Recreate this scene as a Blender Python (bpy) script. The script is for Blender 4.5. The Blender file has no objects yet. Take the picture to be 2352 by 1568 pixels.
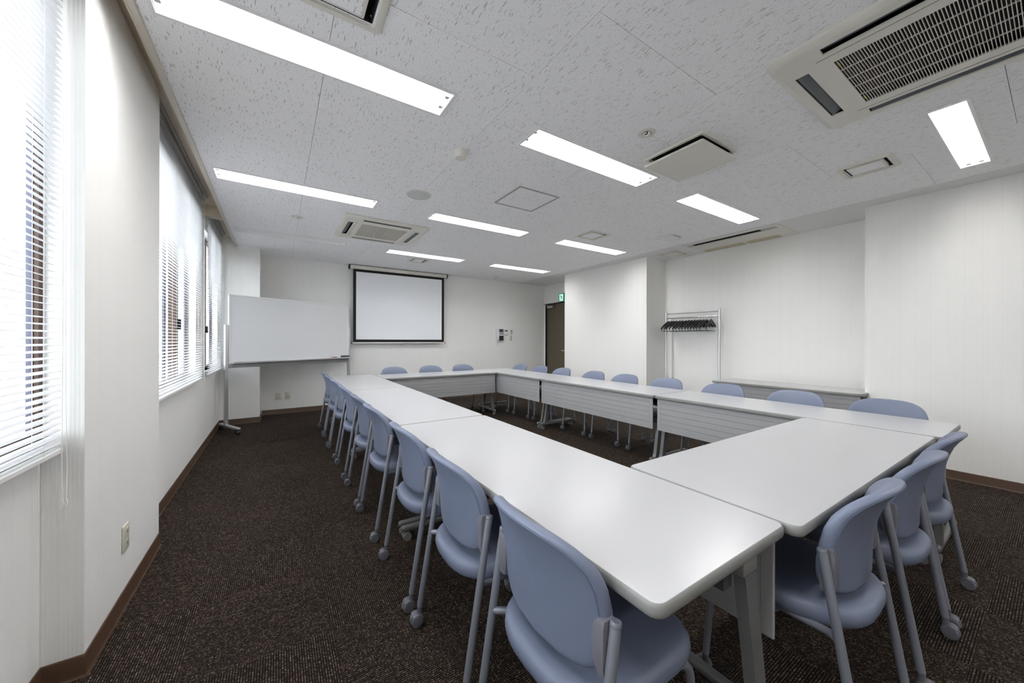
import bpy, bmesh, math, random
from mathutils import Vector, Matrix
random.seed(7)
S = bpy.context.scene
COL = S.collection
PI = math.pi
# ------------------------------------------------------------------ camera
YAW, ROLL = 0.578038, 0.0021276
Fv = Vector((math.sin(YAW), math.cos(YAW), 0))
R0 = Vector((math.cos(YAW), -math.sin(YAW), 0)); U0 = Vector((0, 0, 1))
Rv = R0*math.cos(ROLL) + U0*math.sin(ROLL); Uv = U0*math.cos(ROLL) - R0*math.sin(ROLL)
cam = bpy.data.cameras.new('camera'); co = bpy.data.objects.new('camera', cam); COL.objects.link(co)
co.matrix_world = Matrix(((Rv.x, Uv.x, -Fv.x, 0), (Rv.y, Uv.y, -Fv.y, 0), (Rv.z, Uv.z, -Fv.z, 1.2234), (0, 0, 0, 1)))
cam.sensor_width = 36; cam.sensor_fit = 'HORIZONTAL'; cam.lens = 826.305/2352*36; cam.shift_y = -2.268/2352
cam.clip_start = .03; cam.clip_end = 100
S.camera = co
# ------------------------------------------------------------------ sky / world (bright overcast day)
W = bpy.data.worlds.new('overcast_sky'); S.world = W; W.use_nodes = True
bg = W.node_tree.nodes['Background']; wt = W.node_tree
tc = wt.nodes.new('ShaderNodeTexCoord'); sz = wt.nodes.new('ShaderNodeSeparateXYZ'); rp = wt.nodes.new('ShaderNodeValToRGB')
wt.links.new(tc.outputs['Generated'], sz.inputs[0]); mr = wt.nodes.new('ShaderNodeMapRange'); mr.inputs[1].default_value = -.12; mr.inputs[2].default_value = .12
wt.links.new(sz.outputs[2], mr.inputs[0]); wt.links.new(mr.outputs[0], rp.inputs[0])
rp.color_ramp.elements[0].color = (.31, .32, .335, 1)      # bright town below the horizon
rp.color_ramp.elements[1].color = (.92, .955, 1, 1)        # overcast sky
wt.links.new(rp.outputs[0], bg.inputs[0]); bg.inputs[1].default_value = 9.3
LAMP_WATTS = 25.0                       # light of one fluorescent trough
S.view_settings.view_transform = 'Standard'; S.view_settings.look = 'None'
S.view_settings.gamma = 1; S.view_settings.use_curve_mapping = False; S.view_settings.exposure = 0.0
cy = S.cycles
cy.use_denoising = True; cy.max_bounces = 10; cy.diffuse_bounces = 7; cy.glossy_bounces = 3; cy.transmission_bounces = 6
cy.transparent_max_bounces = 16; cy.caustics_reflective = False; cy.caustics_refractive = False
cy.use_adaptive_sampling = True; cy.adaptive_threshold = .18; cy.adaptive_min_samples = 16; cy.sample_clamp_indirect = 8

# ------------------------------------------------------------------ materials
def nodes(m):
    m.use_nodes = True; nt = m.node_tree; nt.nodes.clear()
    out = nt.nodes.new('ShaderNodeOutputMaterial'); b = nt.nodes.new('ShaderNodeBsdfPrincipled')
    nt.links.new(b.outputs[0], out.inputs[0]); return nt, b, out
def N(nt, t, **kw):
    n = nt.nodes.new(t)
    for k, v in kw.items():
        if k[0] == 'i' and k[1:].isdigit(): n.inputs[int(k[1:])].default_value = v
        else: setattr(n, k, v)
    return n
def L(nt, a, b): nt.links.new(a, b)
def math_n(nt, op, a, b=None, clamp=False):
    n = nt.nodes.new('ShaderNodeMath'); n.operation = op; n.use_clamp = clamp
    for i, s in enumerate((a, b)):
        if s is None: continue
        if isinstance(s, (int, float)): n.inputs[i].default_value = s
        else: L(nt, s, n.inputs[i])
    return n.outputs[0]
def mix_c(nt, fac, a, b):
    n = nt.nodes.new('ShaderNodeMix'); n.data_type = 'RGBA'
    if isinstance(fac, (int, float)): n.inputs[0].default_value = fac
    else: L(nt, fac, n.inputs[0])
    for i, s in ((6, a), (7, b)):
        if isinstance(s, tuple): n.inputs[i].default_value = (*s, 1)
        else: L(nt, s, n.inputs[i])
    return n.outputs[2]
def bump(nt, b, h, strength=.2, dist=.001):
    n = nt.nodes.new('ShaderNodeBump'); n.inputs['Strength'].default_value = strength; n.inputs['Distance'].default_value = dist
    L(nt, h, n.inputs['Height']); L(nt, n.outputs[0], b.inputs['Normal'])
def objco(nt, world=False):
    if world:
        return nt.nodes.new('ShaderNodeNewGeometry').outputs['Position']
    return nt.nodes.new('ShaderNodeTexCoord').outputs['Object']
def plain(name, col, rough=.5, metal=0., spec=.5, grain=0., gscale=300., var=0., vscale=8.):
    m = bpy.data.materials.new(name); nt, b, out = nodes(m)
    b.inputs['Base Color'].default_value = (*col, 1); b.inputs['Roughness'].default_value = rough
    b.inputs['Metallic'].default_value = metal; b.inputs['Specular IOR Level'].default_value = spec
    if grain or var:
        c = objco(nt)
        if grain:
            n = N(nt, 'ShaderNodeTexNoise'); n.inputs['Scale'].default_value = gscale; n.inputs['Detail'].default_value = 2
            L(nt, c, n.inputs['Vector']); bump(nt, b, n.outputs[0], grain, .0008)
        if var:
            n = N(nt, 'ShaderNodeTexNoise'); n.inputs['Scale'].default_value = vscale; n.inputs['Detail'].default_value = 4
            L(nt, c, n.inputs['Vector'])
            f = math_n(nt, 'MULTIPLY', math_n(nt, 'SUBTRACT', n.outputs[0], .5), 2.)
            f = math_n(nt, 'ADD', math_n(nt, 'MULTIPLY', f, .5), .5, True)
            L(nt, mix_c(nt, f, tuple(x*(1-var) for x in col), tuple(min(1, x*(1+var)) for x in col)), b.inputs['Base Color'])
    return m
def emit(name, col, s):
    m = bpy.data.materials.new(name); m.use_nodes = True; nt = m.node_tree; nt.nodes.clear()
    o = nt.nodes.new('ShaderNodeOutputMaterial'); e = nt.nodes.new('ShaderNodeEmission')
    e.inputs[0].default_value = (*col, 1); e.inputs[1].default_value = s; L(nt, e.outputs[0], o.inputs[0]); return m
def mat_wallpaper():
    m = bpy.data.materials.new('striped_wallpaper'); nt, b, out = nodes(m)
    p = objco(nt, True); sx = N(nt, 'ShaderNodeSeparateXYZ'); L(nt, p, sx.inputs[0])
    t = math_n(nt, 'ADD', sx.outputs[0], sx.outputs[1])
    comb = N(nt, 'ShaderNodeCombineXYZ'); L(nt, math_n(nt, 'MULTIPLY', t, 1.), comb.inputs[0])
    n1 = N(nt, 'ShaderNodeTexNoise', noise_dimensions='1D'); n1.inputs['Scale'].default_value = 9; n1.inputs['Detail'].default_value = 1; L(nt, t, n1.inputs['W'])
    n2 = N(nt, 'ShaderNodeTexNoise', noise_dimensions='1D'); n2.inputs['Scale'].default_value = 60; n2.inputs['Detail'].default_value = 1; L(nt, t, n2.inputs['W'])
    rib = math_n(nt, 'SINE', math_n(nt, 'MULTIPLY', t, 2*PI/.0105))
    line = math_n(nt, 'GREATER_THAN', math_n(nt, 'SINE', math_n(nt, 'MULTIPLY', t, 2*PI/.098)), .985)
    c = mix_c(nt, n1.outputs[0], (.87, .855, .83), (.845, .845, .825))
    c = mix_c(nt, math_n(nt, 'MULTIPLY', n2.outputs[0], .22), c, (.79, .78, .76))
    c = mix_c(nt, math_n(nt, 'MULTIPLY', line, .06), c, (.50, .50, .50))
    L(nt, c, b.inputs['Base Color']); b.inputs['Roughness'].default_value = .75; b.inputs['Specular IOR Level'].default_value = .25
    bump(nt, b, rib, .2, .001); return m
def mat_tile():
    m = bpy.data.materials.new('fissured_acoustic_board'); nt, b, out = nodes(m)
    p = objco(nt, True)
    nz = N(nt, 'ShaderNodeTexNoise'); nz.inputs['Scale'].default_value = 75; nz.inputs['Detail'].default_value = 2; L(nt, p, nz.inputs['Vector'])
    off = N(nt, 'ShaderNodeVectorMath', operation='SCALE'); L(nt, nz.outputs['Color'], off.inputs[0]); off.inputs['Scale'].default_value = .011
    pp = N(nt, 'ShaderNodeVectorMath', operation='ADD'); L(nt, p, pp.inputs[0]); L(nt, off.outputs[0], pp.inputs[1])
    mp = N(nt, 'ShaderNodeMapping'); mp.inputs['Scale'].default_value = (185, 20, 0); L(nt, pp.outputs[0], mp.inputs['Vector'])
    v = N(nt, 'ShaderNodeTexVoronoi', voronoi_dimensions='2D'); v.inputs['Scale'].default_value = 1; v.inputs['Randomness'].default_value = 1; L(nt, mp.outputs[0], v.inputs['Vector'])
    sc = N(nt, 'ShaderNodeSeparateColor'); L(nt, v.outputs['Color'], sc.inputs[0])
    rad = math_n(nt, 'MULTIPLY', math_n(nt, 'ADD', math_n(nt, 'MULTIPLY', sc.outputs[1], .22), .14), 1.)
    worm = math_n(nt, 'MULTIPLY', math_n(nt, 'LESS_THAN', v.outputs['Distance'], rad), math_n(nt, 'GREATER_THAN', sc.outputs[0], .865))
    mp2 = N(nt, 'ShaderNodeMapping'); mp2.inputs['Scale'].default_value = (72, 60, 0); mp2.inputs['Location'].default_value = (3.3, 1.7, 0); L(nt, p, mp2.inputs['Vector'])
    v2 = N(nt, 'ShaderNodeTexVoronoi', voronoi_dimensions='2D'); v2.inputs['Scale'].default_value = 1; L(nt, mp2.outputs[0], v2.inputs['Vector'])
    sc2 = N(nt, 'ShaderNodeSeparateColor'); L(nt, v2.outputs['Color'], sc2.inputs[0])
    dot = math_n(nt, 'MULTIPLY', math_n(nt, 'LESS_THAN', v2.outputs['Distance'], math_n(nt, 'ADD', .06, math_n(nt, 'MULTIPLY', sc2.outputs[1], .07))), math_n(nt, 'GREATER_THAN', sc2.outputs[0], .32))
    msk = math_n(nt, 'MAXIMUM', worm, dot)
    c = mix_c(nt, msk, (.93, .93, .945), (.54, .525, .49))
    L(nt, c, b.inputs['Base Color']); b.inputs['Roughness'].default_value = .9; b.inputs['Specular IOR Level'].default_value = .1
    return m
def mat_carpet():
    m = bpy.data.materials.new('ribbed_loop_carpet'); nt, b, out = nodes(m)
    p = objco(nt); oi = nt.nodes.new('ShaderNodeObjectInfo')
    add = N(nt, 'ShaderNodeVectorMath', operation='MULTIPLY_ADD'); L(nt, oi.outputs['Location'], add.inputs[0])
    add.inputs[1].default_value = (13.7, 7.3, 0); L(nt, p, add.inputs[2])
    s = N(nt, 'ShaderNodeSeparateXYZ'); L(nt, p, s.inputs[0])
    s2 = N(nt, 'ShaderNodeSeparateXYZ'); L(nt, add.outputs[0], s2.inputs[0])
    PITCH = .0084
    ph = math_n(nt, 'DIVIDE', s.outputs[0], PITCH)
    idx = math_n(nt, 'FLOOR', ph)
    fr = math_n(nt, 'ABSOLUTE', math_n(nt, 'SUBTRACT', math_n(nt, 'FRACT', ph), .5))       # 0 at rib centre
    rib = math_n(nt, 'SUBTRACT', 1., math_n(nt, 'MULTIPLY', fr, 2.))
    # loops along each rib
    cv = N(nt, 'ShaderNodeCombineXYZ'); L(nt, math_n(nt, 'MULTIPLY', idx, 1.37), cv.inputs[0]); L(nt, math_n(nt, 'MULTIPLY', s2.outputs[1], 165.), cv.inputs[1]); L(nt, s2.outputs[0], cv.inputs[2])
    wn = N(nt, 'ShaderNodeTexNoise'); wn.inputs['Scale'].default_value = 1.; wn.inputs['Detail'].default_value = 2; wn.inputs['Roughness'].default_value = .7; L(nt, cv.outputs[0], wn.inputs['Vector'])
    cv2 = N(nt, 'ShaderNodeCombineXYZ'); L(nt, math_n(nt, 'MULTIPLY', idx, 2.9), cv2.inputs[0]); L(nt, math_n(nt, 'MULTIPLY', s2.outputs[1], 28.), cv2.inputs[1]); L(nt, s2.outputs[0], cv2.inputs[2])
    w2 = N(nt, 'ShaderNodeTexNoise'); w2.inputs['Scale'].default_value = 1.; w2.inputs['Detail'].default_value = 1; L(nt, cv2.outputs[0], w2.inputs['Vector'])
    r = N(nt, 'ShaderNodeValToRGB'); L(nt, wn.outputs[0], r.inputs[0])
    e = r.color_ramp.elements; e[0].position = .36; e[0].color = (.010, .009, .008, 1); e[1].position = .70; e[1].color = (.235, .18, .13, 1)
    k = e.new(.52); k.color = (.062, .040, .029, 1)
    c = mix_c(nt, math_n(nt, 'MULTIPLY', math_n(nt, 'GREATER_THAN', w2.outputs[0], .55), .55), r.outputs[0], (.016, .013, .012))
    f = math_n(nt, 'MULTIPLY', math_n(nt, 'SUBTRACT', .62, rib), 3.2, True)
    c = mix_c(nt, f, c, (.008, .007, .007))
    L(nt, c, b.inputs['Base Color']); b.inputs['Roughness'].default_value = .95; b.inputs['Specular IOR Level'].default_value = .1
    bump(nt, b, rib, .5, .003); return m
def mat_slat():
    m = bpy.data.materials.new('white_blind_slat'); nt, b, out = nodes(m)
    b.inputs['Base Color'].default_value = (.67, .67, .685, 1); b.inputs['Roughness'].default_value = .4
    t = nt.nodes.new('ShaderNodeBsdfTranslucent'); t.inputs[0].default_value = (.82, .82, .84, 1)
    mx = nt.nodes.new('ShaderNodeMixShader'); mx.inputs[0].default_value = .03
    L(nt, b.outputs[0], mx.inputs[1]); L(nt, t.outputs[0], mx.inputs[2]); L(nt, mx.outputs[0], out.inputs[0]); return m
def mat_glass():
    m = bpy.data.materials.new('window_glass'); nt, b, out = nodes(m)
    t = nt.nodes.new('ShaderNodeBsdfTransparent'); t.inputs[0].default_value = (.95, .97, .97, 1)
    g = nt.nodes.new('ShaderNodeBsdfGlossy'); g.inputs['Roughness'].default_value = .02
    mx = nt.nodes.new('ShaderNodeMixShader'); mx.inputs[0].default_value = .06
    L(nt, t.outputs[0], mx.inputs[1]); L(nt, g.outputs[0], mx.inputs[2]); L(nt, mx.outputs[0], out.inputs[0]); return m
M = dict(
 wall=mat_wallpaper(), tile=mat_tile(), carpet=mat_carpet(), slat=mat_slat(), glass=mat_glass(),
 board=plain('white_plasterboard', (.78, .78, .78), .85, grain=.1),
 backing=plain('grey_ceiling_backing', (.62, .61, .60), .9), slab=plain('dark_void', (.22, .21, .20), .9), screed=plain('floor_screed', (.03, .028, .026), .9),
 base=plain('brown_vinyl_skirting', (.075, .040, .022), .45, grain=.05),
 trim=plain('beige_painted_metal', (.62, .575, .50), .45), boxin=plain('beige_box_lining', (.78, .70, .575), .6),
 rail=plain('grey_rail', (.42, .42, .42), .4, .5), cord=plain('white_cord', (.85, .85, .84), .6),
 brown=plain('brown_anodised_frame', (.06, .031, .022), .4, .3), sash=plain('blue_grey_sash', (.105, .105, .15), .45, .3), black=plain('black_part', (.008, .008, .009), .5),
 white=plain('white_enamel', (.83, .83, .83), .35), reflector=plain('white_reflector', (.88, .88, .88), .5),
 tube=emit('fluorescent_tube_glow', (1, .99, .98), 6.0), socket=plain('grey_socket', (.45, .45, .44), .4),
 cream=plain('cream_plastic', (.72, .70, .635), .4), creamd=plain('cream_grille', (.68, .65, .58), .45), filt=plain('filter_mesh', (.02, .02, .02), .8),
 vane=plain('dark_grey_vane', (.10, .11, .125), .45), slot=plain('slot_interior', (.015, .015, .018), .7),
 lam=plain('white_laminate', (.475, .475, .485), .24, spec=.45, grain=.02, gscale=900), edge=plain('grey_edge_band', (.225, .225, .218), .45, var=.12, vscale=14),
 panel=plain('grey_painted_panel', (.34, .34, .345), .42, .15, var=.04), legm=plain('warm_grey_leg', (.165, .165, .165), .4, .25),
 dark=plain('dark_grey_steel', (.06, .06, .065), .5, .2), tcast=plain('grey_table_caster', (.19, .187, .178), .5),
 vinyl=plain('blue_grey_vinyl', (.150, .174, .248), .42, spec=.4, grain=.12, gscale=520), seam=plain('vinyl_seam', (.10, .12, .18), .5),
 tubem=plain('silver_grey_tube', (.25, .265, .31), .38, .4), cap=plain('slate_cap', (.13, .14, .17), .35), brk=plain('mauve_grey_bracket', (.155, .15, .175), .45),
 cast=plain('slate_caster', (.115, .12, .14), .45), wheel=plain('dark_wheel', (.03, .03, .035), .6),
 alu=plain('satin_aluminium', (.58, .585, .60), .35, .6), wbd=plain('whiteboard_surface', (.79, .80, .82), .18), scr=plain('screen_cloth', (.90, .92, .955), .8, var=.01),
 scrb=plain('black_screen_border', (.010, .009, .008), .8), door=plain('olive_brown_door', (.105, .085, .055), .45), hang=plain('black_hanger', (.008, .008, .009), .35),
 chrome=plain('chrome', (.75, .75, .75), .15, 1.), ivory=plain('ivory_plate', (.62, .60, .50), .4), phone=plain('white_phone', (.74, .74, .77), .4),
 pad=plain('phone_keypad', (.035, .035, .04), .5), lcd=plain('green_lcd', (.055, .062, .045), .3), green=plain('exit_green', (.0, .27, .15), .4),
 exitw=emit('lit_exit_panel', (.92, 1, .95), .9), exitg=emit('lit_exit_green', (.0, .36, .20), .9), red=plain('red_cap', (.55, .02, .015), .4), eras=plain('grey_felt', (.09, .09, .095), .8),
 grille=plain('speaker_grille', (.60, .62, .62), .6), yellow=plain('yellow_tape', (.60, .50, .20), .6), acbeige=plain('beige_intake', (.55, .49, .33), .6), pale=plain('pale_lcd', (.35, .36, .36), .3))

# ------------------------------------------------------------------ mesh helper
class G:
    def __init__(s): s.v = []; s.f = []
    def add(s, v, f):
        o = len(s.v); s.v += [tuple(p) for p in v]; s.f += [tuple(i+o for i in q) for q in f]; return s
    def box(s, x0, x1, y0, y1, z0, z1):
        x0, x1 = min(x0, x1), max(x0, x1); y0, y1 = min(y0, y1), max(y0, y1); z0, z1 = min(z0, z1), max(z0, z1)
        return s.add([(x0,y0,z0),(x1,y0,z0),(x1,y1,z0),(x0,y1,z0),(x0,y0,z1),(x1,y0,z1),(x1,y1,z1),(x0,y1,z1)],
                     [(3,2,1,0),(4,5,6,7),(0,1,5,4),(1,2,6,5),(2,3,7,6),(3,0,4,7)])
    def rbox(s, x0, x1, y0, y1, z0, z1, r=.004, seg=2):
        bm = bmesh.new(); t = G().box(x0, x1, y0, y1, z0, z1); vs = [bm.verts.new(p) for p in t.v]
        for q in t.f: bm.faces.new([vs[i] for i in q])
        bmesh.ops.bevel(bm, geom=bm.edges[:], offset=r, segments=seg, affect='EDGES', profile=.5, clamp_overlap=True)
        bm.verts.ensure_lookup_table(); bm.verts.index_update()
        s.add([v.co[:] for v in bm.verts], [[v.index for v in f.verts] for f in bm.faces]); bm.free(); return s
    def loft(s, rings, cap0=True, cap1=True, closed=True):
        n = len(rings[0]); v = [p for r in rings for p in r]; f = []
        for i in range(len(rings)-1):
            for j in range(n if closed else n-1):
                k = (j+1) % n; f.append((i*n+j, i*n+k, (i+1)*n+k, (i+1)*n+j))
        if cap0: f.append(tuple(range(n-1, -1, -1)))
        if cap1: f.append(tuple((len(rings)-1)*n+j for j in range(n)))
        return s.add(v, f)
    def tube(s, pts, r, n=10, caps=True):
        P = [Vector(p) for p in pts]; rings = []; t0 = (P[1]-P[0]).normalized()
        a = Vector((0,0,1)) if abs(t0.z) < .9 else Vector((1,0,0)); u = t0.cross(a).normalized(); w = t0.cross(u)
        for i, p in enumerate(P):
            t = ((P[min(i+1,len(P)-1)]-P[i]).normalized() + (P[i]-P[max(i-1,0)]).normalized())
            t = t.normalized() if t.length > 1e-6 else t0
            u = (u - t*u.dot(t)).normalized(); w = t.cross(u); rr = r[i] if isinstance(r, (list, tuple)) else r
            rings.append([p + u*math.cos(2*PI*j/n)*rr + w*math.sin(2*PI*j/n)*rr for j in range(n)])
        return s.loft(rings, caps, caps)
    def cyl(s, p0, p1, r, n=14): return s.tube([p0, p1], r, n)
    def lathe(s, prof, n=24, c=(0,0,0), axis='z'):
        rings = []
        for r, h in prof:
            ring = []
            for j in range(n):
                a = 2*PI*j/n; x, y = r*math.cos(a), r*math.sin(a)
                q = {'z': (x, y, h), 'x': (h, x, y), 'y': (y, h, x)}[axis]
                ring.append((q[0]+c[0], q[1]+c[1], q[2]+c[2]))
            rings.append(ring)
        return s.loft(rings)
    def prism(s, poly, axis, a, b):
        mk = {'z': lambda p, h: (p[0], p[1], h), 'x': lambda p, h: (h, p[0], p[1]), 'y': lambda p, h: (p[0], h, p[1])}[axis]
        return s.loft([[mk(p, a) for p in poly], [mk(p, b) for p in poly]])
    def plate(s, x0, x1, y0, y1, z0, z1, holes=(), axis='z'):
        """slab with rectangular holes; axis = direction of its thickness"""
        hs = [(max(h[0],x0), min(h[1],x1), max(h[2],y0), min(h[3],y1)) for h in holes]
        hs = [h for h in hs if h[1]-h[0] > 1e-5 and h[3]-h[2] > 1e-5]
        X = sorted({round(v, 5) for v in [x0, x1]+[h[0] for h in hs]+[h[1] for h in hs]})
        Y = sorted({round(v, 5) for v in [y0, y1]+[h[2] for h in hs]+[h[3] for h in hs]})
        def solid(i, j):
            if i < 0 or j < 0 or i >= len(X)-1 or j >= len(Y)-1: return False
            cx, cyy = (X[i]+X[i+1])/2, (Y[j]+Y[j+1])/2
            return not any(h[0] < cx < h[1] and h[2] < cyy < h[3] for h in hs)
        mk = {'z': lambda a, b, h: (a, b, h), 'x': lambda a, b, h: (h, a, b), 'y': lambda a, b, h: (a, h, b)}[axis]
        idx = {}; v = []; f = []
        def V(i, j, k):
            if (i, j, k) not in idx: idx[(i, j, k)] = len(v); v.append(mk(X[i], Y[j], (z0, z1)[k]))
            return idx[(i, j, k)]
        for i in range(len(X)-1):
            for j in range(len(Y)-1):
                if not solid(i, j): continue
                f.append((V(i,j,0), V(i,j+1,0), V(i+1,j+1,0), V(i+1,j,0))); f.append((V(i,j,1), V(i+1,j,1), V(i+1,j+1,1), V(i,j+1,1)))
                for di, dj, a, b in ((-1,0,(i,j),(i,j+1)), (1,0,(i+1,j+1),(i+1,j)), (0,-1,(i+1,j),(i,j)), (0,1,(i,j+1),(i+1,j+1))):
                    if not solid(i+di, j+dj): f.append((V(*b,0), V(*a,0), V(*a,1), V(*b,1)))
        return s.add(v, f)
    def mesh(s, name, smooth=None):
        me = bpy.data.meshes.new(name); me.from_pydata(s.v, [], s.f); me.validate()
        bm = bmesh.new(); bm.from_mesh(me); bmesh.ops.recalc_face_normals(bm, faces=bm.faces); bm.to_mesh(me); bm.free()
        if smooth:
            for p in me.polygons: p.use_smooth = True
            me.set_sharp_from_angle(angle=math.radians(smooth))
        return me
    def obj(s, name, mat, parent=None, smooth=None, **kw):
        me = s.mesh(name, smooth); me.materials.append(M[mat]); return link(name, me, parent, **kw)
def link(name, data, parent=None, loc=None, rot=None):
    o = bpy.data.objects.new(name, data); COL.objects.link(o)
    if parent: o.parent = parent
    if loc: o.location = loc
    if rot: o.rotation_euler = rot
    return o
def tag(o, label=None, cat=None, group=None, kind=None):
    if label: o['label'] = label
    if cat: o['category'] = cat
    if group: o['group'] = group
    if kind: o['kind'] = kind
    return o
def thing(name, label, cat, loc=(0,0,0), rz=0, group=None):
    return tag(link(name, None, None, loc, (0,0,rz)), label, cat, group)
def struct(o): o['kind'] = 'structure'; return o
def copy_tree(o, parent=None):
    c = o.copy(); COL.objects.link(c)
    if parent: c.parent = parent
    for ch in list(o.children): copy_tree(ch, c)
    return c
def rrect(x0, x1, y0, y1, r, n=5):
    p = []
    for cx, cyy, a in ((x1-r, y1-r, 0), (x0+r, y1-r, PI/2), (x0+r, y0+r, PI), (x1-r, y0+r, 1.5*PI)):
        p += [(cx+r*math.cos(a+PI/2*i/n), cyy+r*math.sin(a+PI/2*i/n)) for i in range(n+1)]
    return p
def ordw(i): return ['nearest', 'second', 'third', 'fourth', 'fifth', 'sixth', 'seventh', 'eighth', 'ninth'][i]

# ------------------------------------------------------------------ room dimensions (metres)
C = 2.592                       # ceiling height
WX = -.692                      # window wall
PX, PY0, PY1 = -.588, 1.95, 2.935   # pillar between windows
FY = 7.104                      # far wall
CX, CYf = -.22, 6.556           # boxed-out column in the far left corner
RX = 5.04                       # right wall
NX, NY0, NY1 = 5.545, 1.11, 3.715   # coat niche
DX, QY = 5.60, 5.708            # door recess
BY = -2.5                       # wall behind the camera
WIN = [(.18, 1.949), (3.03, 4.80), (5.30, 6.36)]; WZ0, WZ1 = .87, 2.48
BXI = -.512                     # inner edge of the blind box in the ceiling
# ceiling openings -----------------------------------------------------------
COLS = [(-.429, .822), (1.412, 2.658), (3.259, 4.507)]; ROWS = [(1.853, 2.069), (3.682, 3.897), (5.540, 5.757)]
LIGHTS = [(COLS[c][0], COLS[c][1], ROWS[r][0], ROWS[r][1], True, n) for c, r, n in (
  (0, 0, 'lit recessed ceiling light nearest the camera, by the windows'), (0, 1, 'lit recessed ceiling light by the windows, beyond the nearest one'),
  (1, 0, 'lit recessed ceiling light between round smoke detector and square drop panel'), (1, 1, 'lit recessed ceiling light beyond the square ceiling hatch'),
  (1, 2, 'lit recessed ceiling light just in front of the projector screen'), (2, 0, 'lit recessed ceiling light above the coat niche side'),
  (2, 1, 'lit recessed ceiling light beside the small vent, towards the exit door'), (2, 2, 'lit recessed ceiling light farthest from the camera, near the exit door'))]
LIGHTS.append((3.262, 4.51, .300, .447, True, 'lit recessed ceiling light at the right edge beside the big air conditioner'))
for c_i, n in enumerate(('by the windows', 'in the middle of its row', 'on the coat niche side')):
    LIGHTS.append((*COLS[c_i], -1.809, -1.593, True, 'added unseen lit recessed ceiling light behind the camera, ' + n))  # unseen fixtures added behind the camera to brighten right wall and near tables
LIGHTS.append((*COLS[0], .022, .238, True, 'added unseen lit recessed ceiling light right above the camera'))  # out of view, added on the lamp grid to lift the near end
LIGHTS.append((-.445, .80, 5.462, 5.678, False, 'unlit white recessed ceiling light trough above the whiteboard'))
ACS = [(2.02, 2.98, -.134, .824), (.612, 1.552, 4.207, 5.16)]
VENTS = [(3.725, 4.035, .68, 1.005), (3.24, 3.60, 3.17, 3.495), (1.865, 2.175, 5.865, 6.185), (5.00, 5.40, 3.17, 3.53), (.055, .382, 1.35, 1.678)]
DROP = (2.317, 2.772, 1.28, 1.737)
NAC = (4.86, 5.515, 1.818, 2.99)
def ins(r, d): return (r[0]+d, r[1]-d, r[2]+d, r[3]-d)
HOLES = [l[:4] for l in LIGHTS] + [ins(a, .04) for a in ACS] + [ins(v, .04) for v in VENTS] + [ins(DROP, .03), ins(NAC, .04)]

# ------------------------------------------------------------------ floor
fl = struct(G().box(-1.0, 5.9, BY-.1, FY+.2, -.12, -.006).obj('floor', 'screed'))
TX0, TY0 = -.302, .19
full = G().rbox(-.2495, .2495, -.2495, .2495, -.006, 0, .0012, 1).mesh('carpet_tile'); full.materials.append(M['carpet'])
for i in range(-1, 12):
    for j in range(-6, 14):
        x0, y0 = TX0+.5*i, TY0+.5*j; x1, y1 = x0+.5, y0+.5
        cx, cyy = (x0+x1)/2, (y0+y1)/2
        xmax = DX if y0 > QY-.5 else (NX if NY0-.5 < y0 < NY1 else RX)
        a0, a1, b0, b1 = max(x0, WX), min(x1, xmax), max(y0, BY), min(y1, FY)
        if a1-a0 < .02 or b1-b0 < .02: continue
        quarter = (i+j) % 2
        if a1-a0 > .499 and b1-b0 > .499: me = full
        else:
            g = G()
            if quarter: g.box(b0-cyy, b1-cyy, -(a1-cx), -(a0-cx), -.006, 0)
            else: g.box(a0-cx, a1-cx, b0-cyy, b1-cyy, -.006, 0)
            me = g.mesh('carpet_tile'); me.materials.append(M['carpet'])
        link('carpet_tile', me, fl, (cx, cyy, 0), (0, 0, PI/2 if quarter else 0))
# ------------------------------------------------------------------ walls
def wall(name, g, mat='wall'): return struct(g.obj(name, mat))
w = wall('wall_left', G().plate(BY, FY+.2, 0, C+.27, WX-.18, WX, [(a, b, WZ0, WZ1) for a, b in WIN], axis='x'))
wall('pillar', G().box(WX+.0005, PX, PY0, PY1, 0, C+.112))
wall('pillar', G().box(WX+.0005, PX, -.87, .12, 0, C+.112))
wall('wall_far_column', G().box(WX+.0005, CX, CYf, FY-.0005, 0, C+.27))
wall('wall_far', G().box(WX-.18, DX+.3, FY, FY+.2, 0, C+.27))
wall('wall_back', G().box(WX-.18, DX+.3, BY-.2, BY, 0, C+.27))
wall('wall_right', G().box(RX, DX+.3, BY, NY0, 0, C+.27))
wall('wall_right_niche', G().box(NX, DX+.3, NY0, NY1, 0, C+.27))
wall('wall_right_block', G().box(RX, DX+.3, NY1, QY, 0, C+.27))
DY0, DY1, DZ = 6.18, 7.055, 2.135
wall('wall_right_door', G().plate(QY, FY, 0, C+.27, DX, DX+.12, [(DY0, DY1, -.01, DZ)], axis='x'))
struct(G().box(DX+.25, DX+.3, QY, FY, 0, C+.27).obj('wall_corridor', 'slab'))
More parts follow.
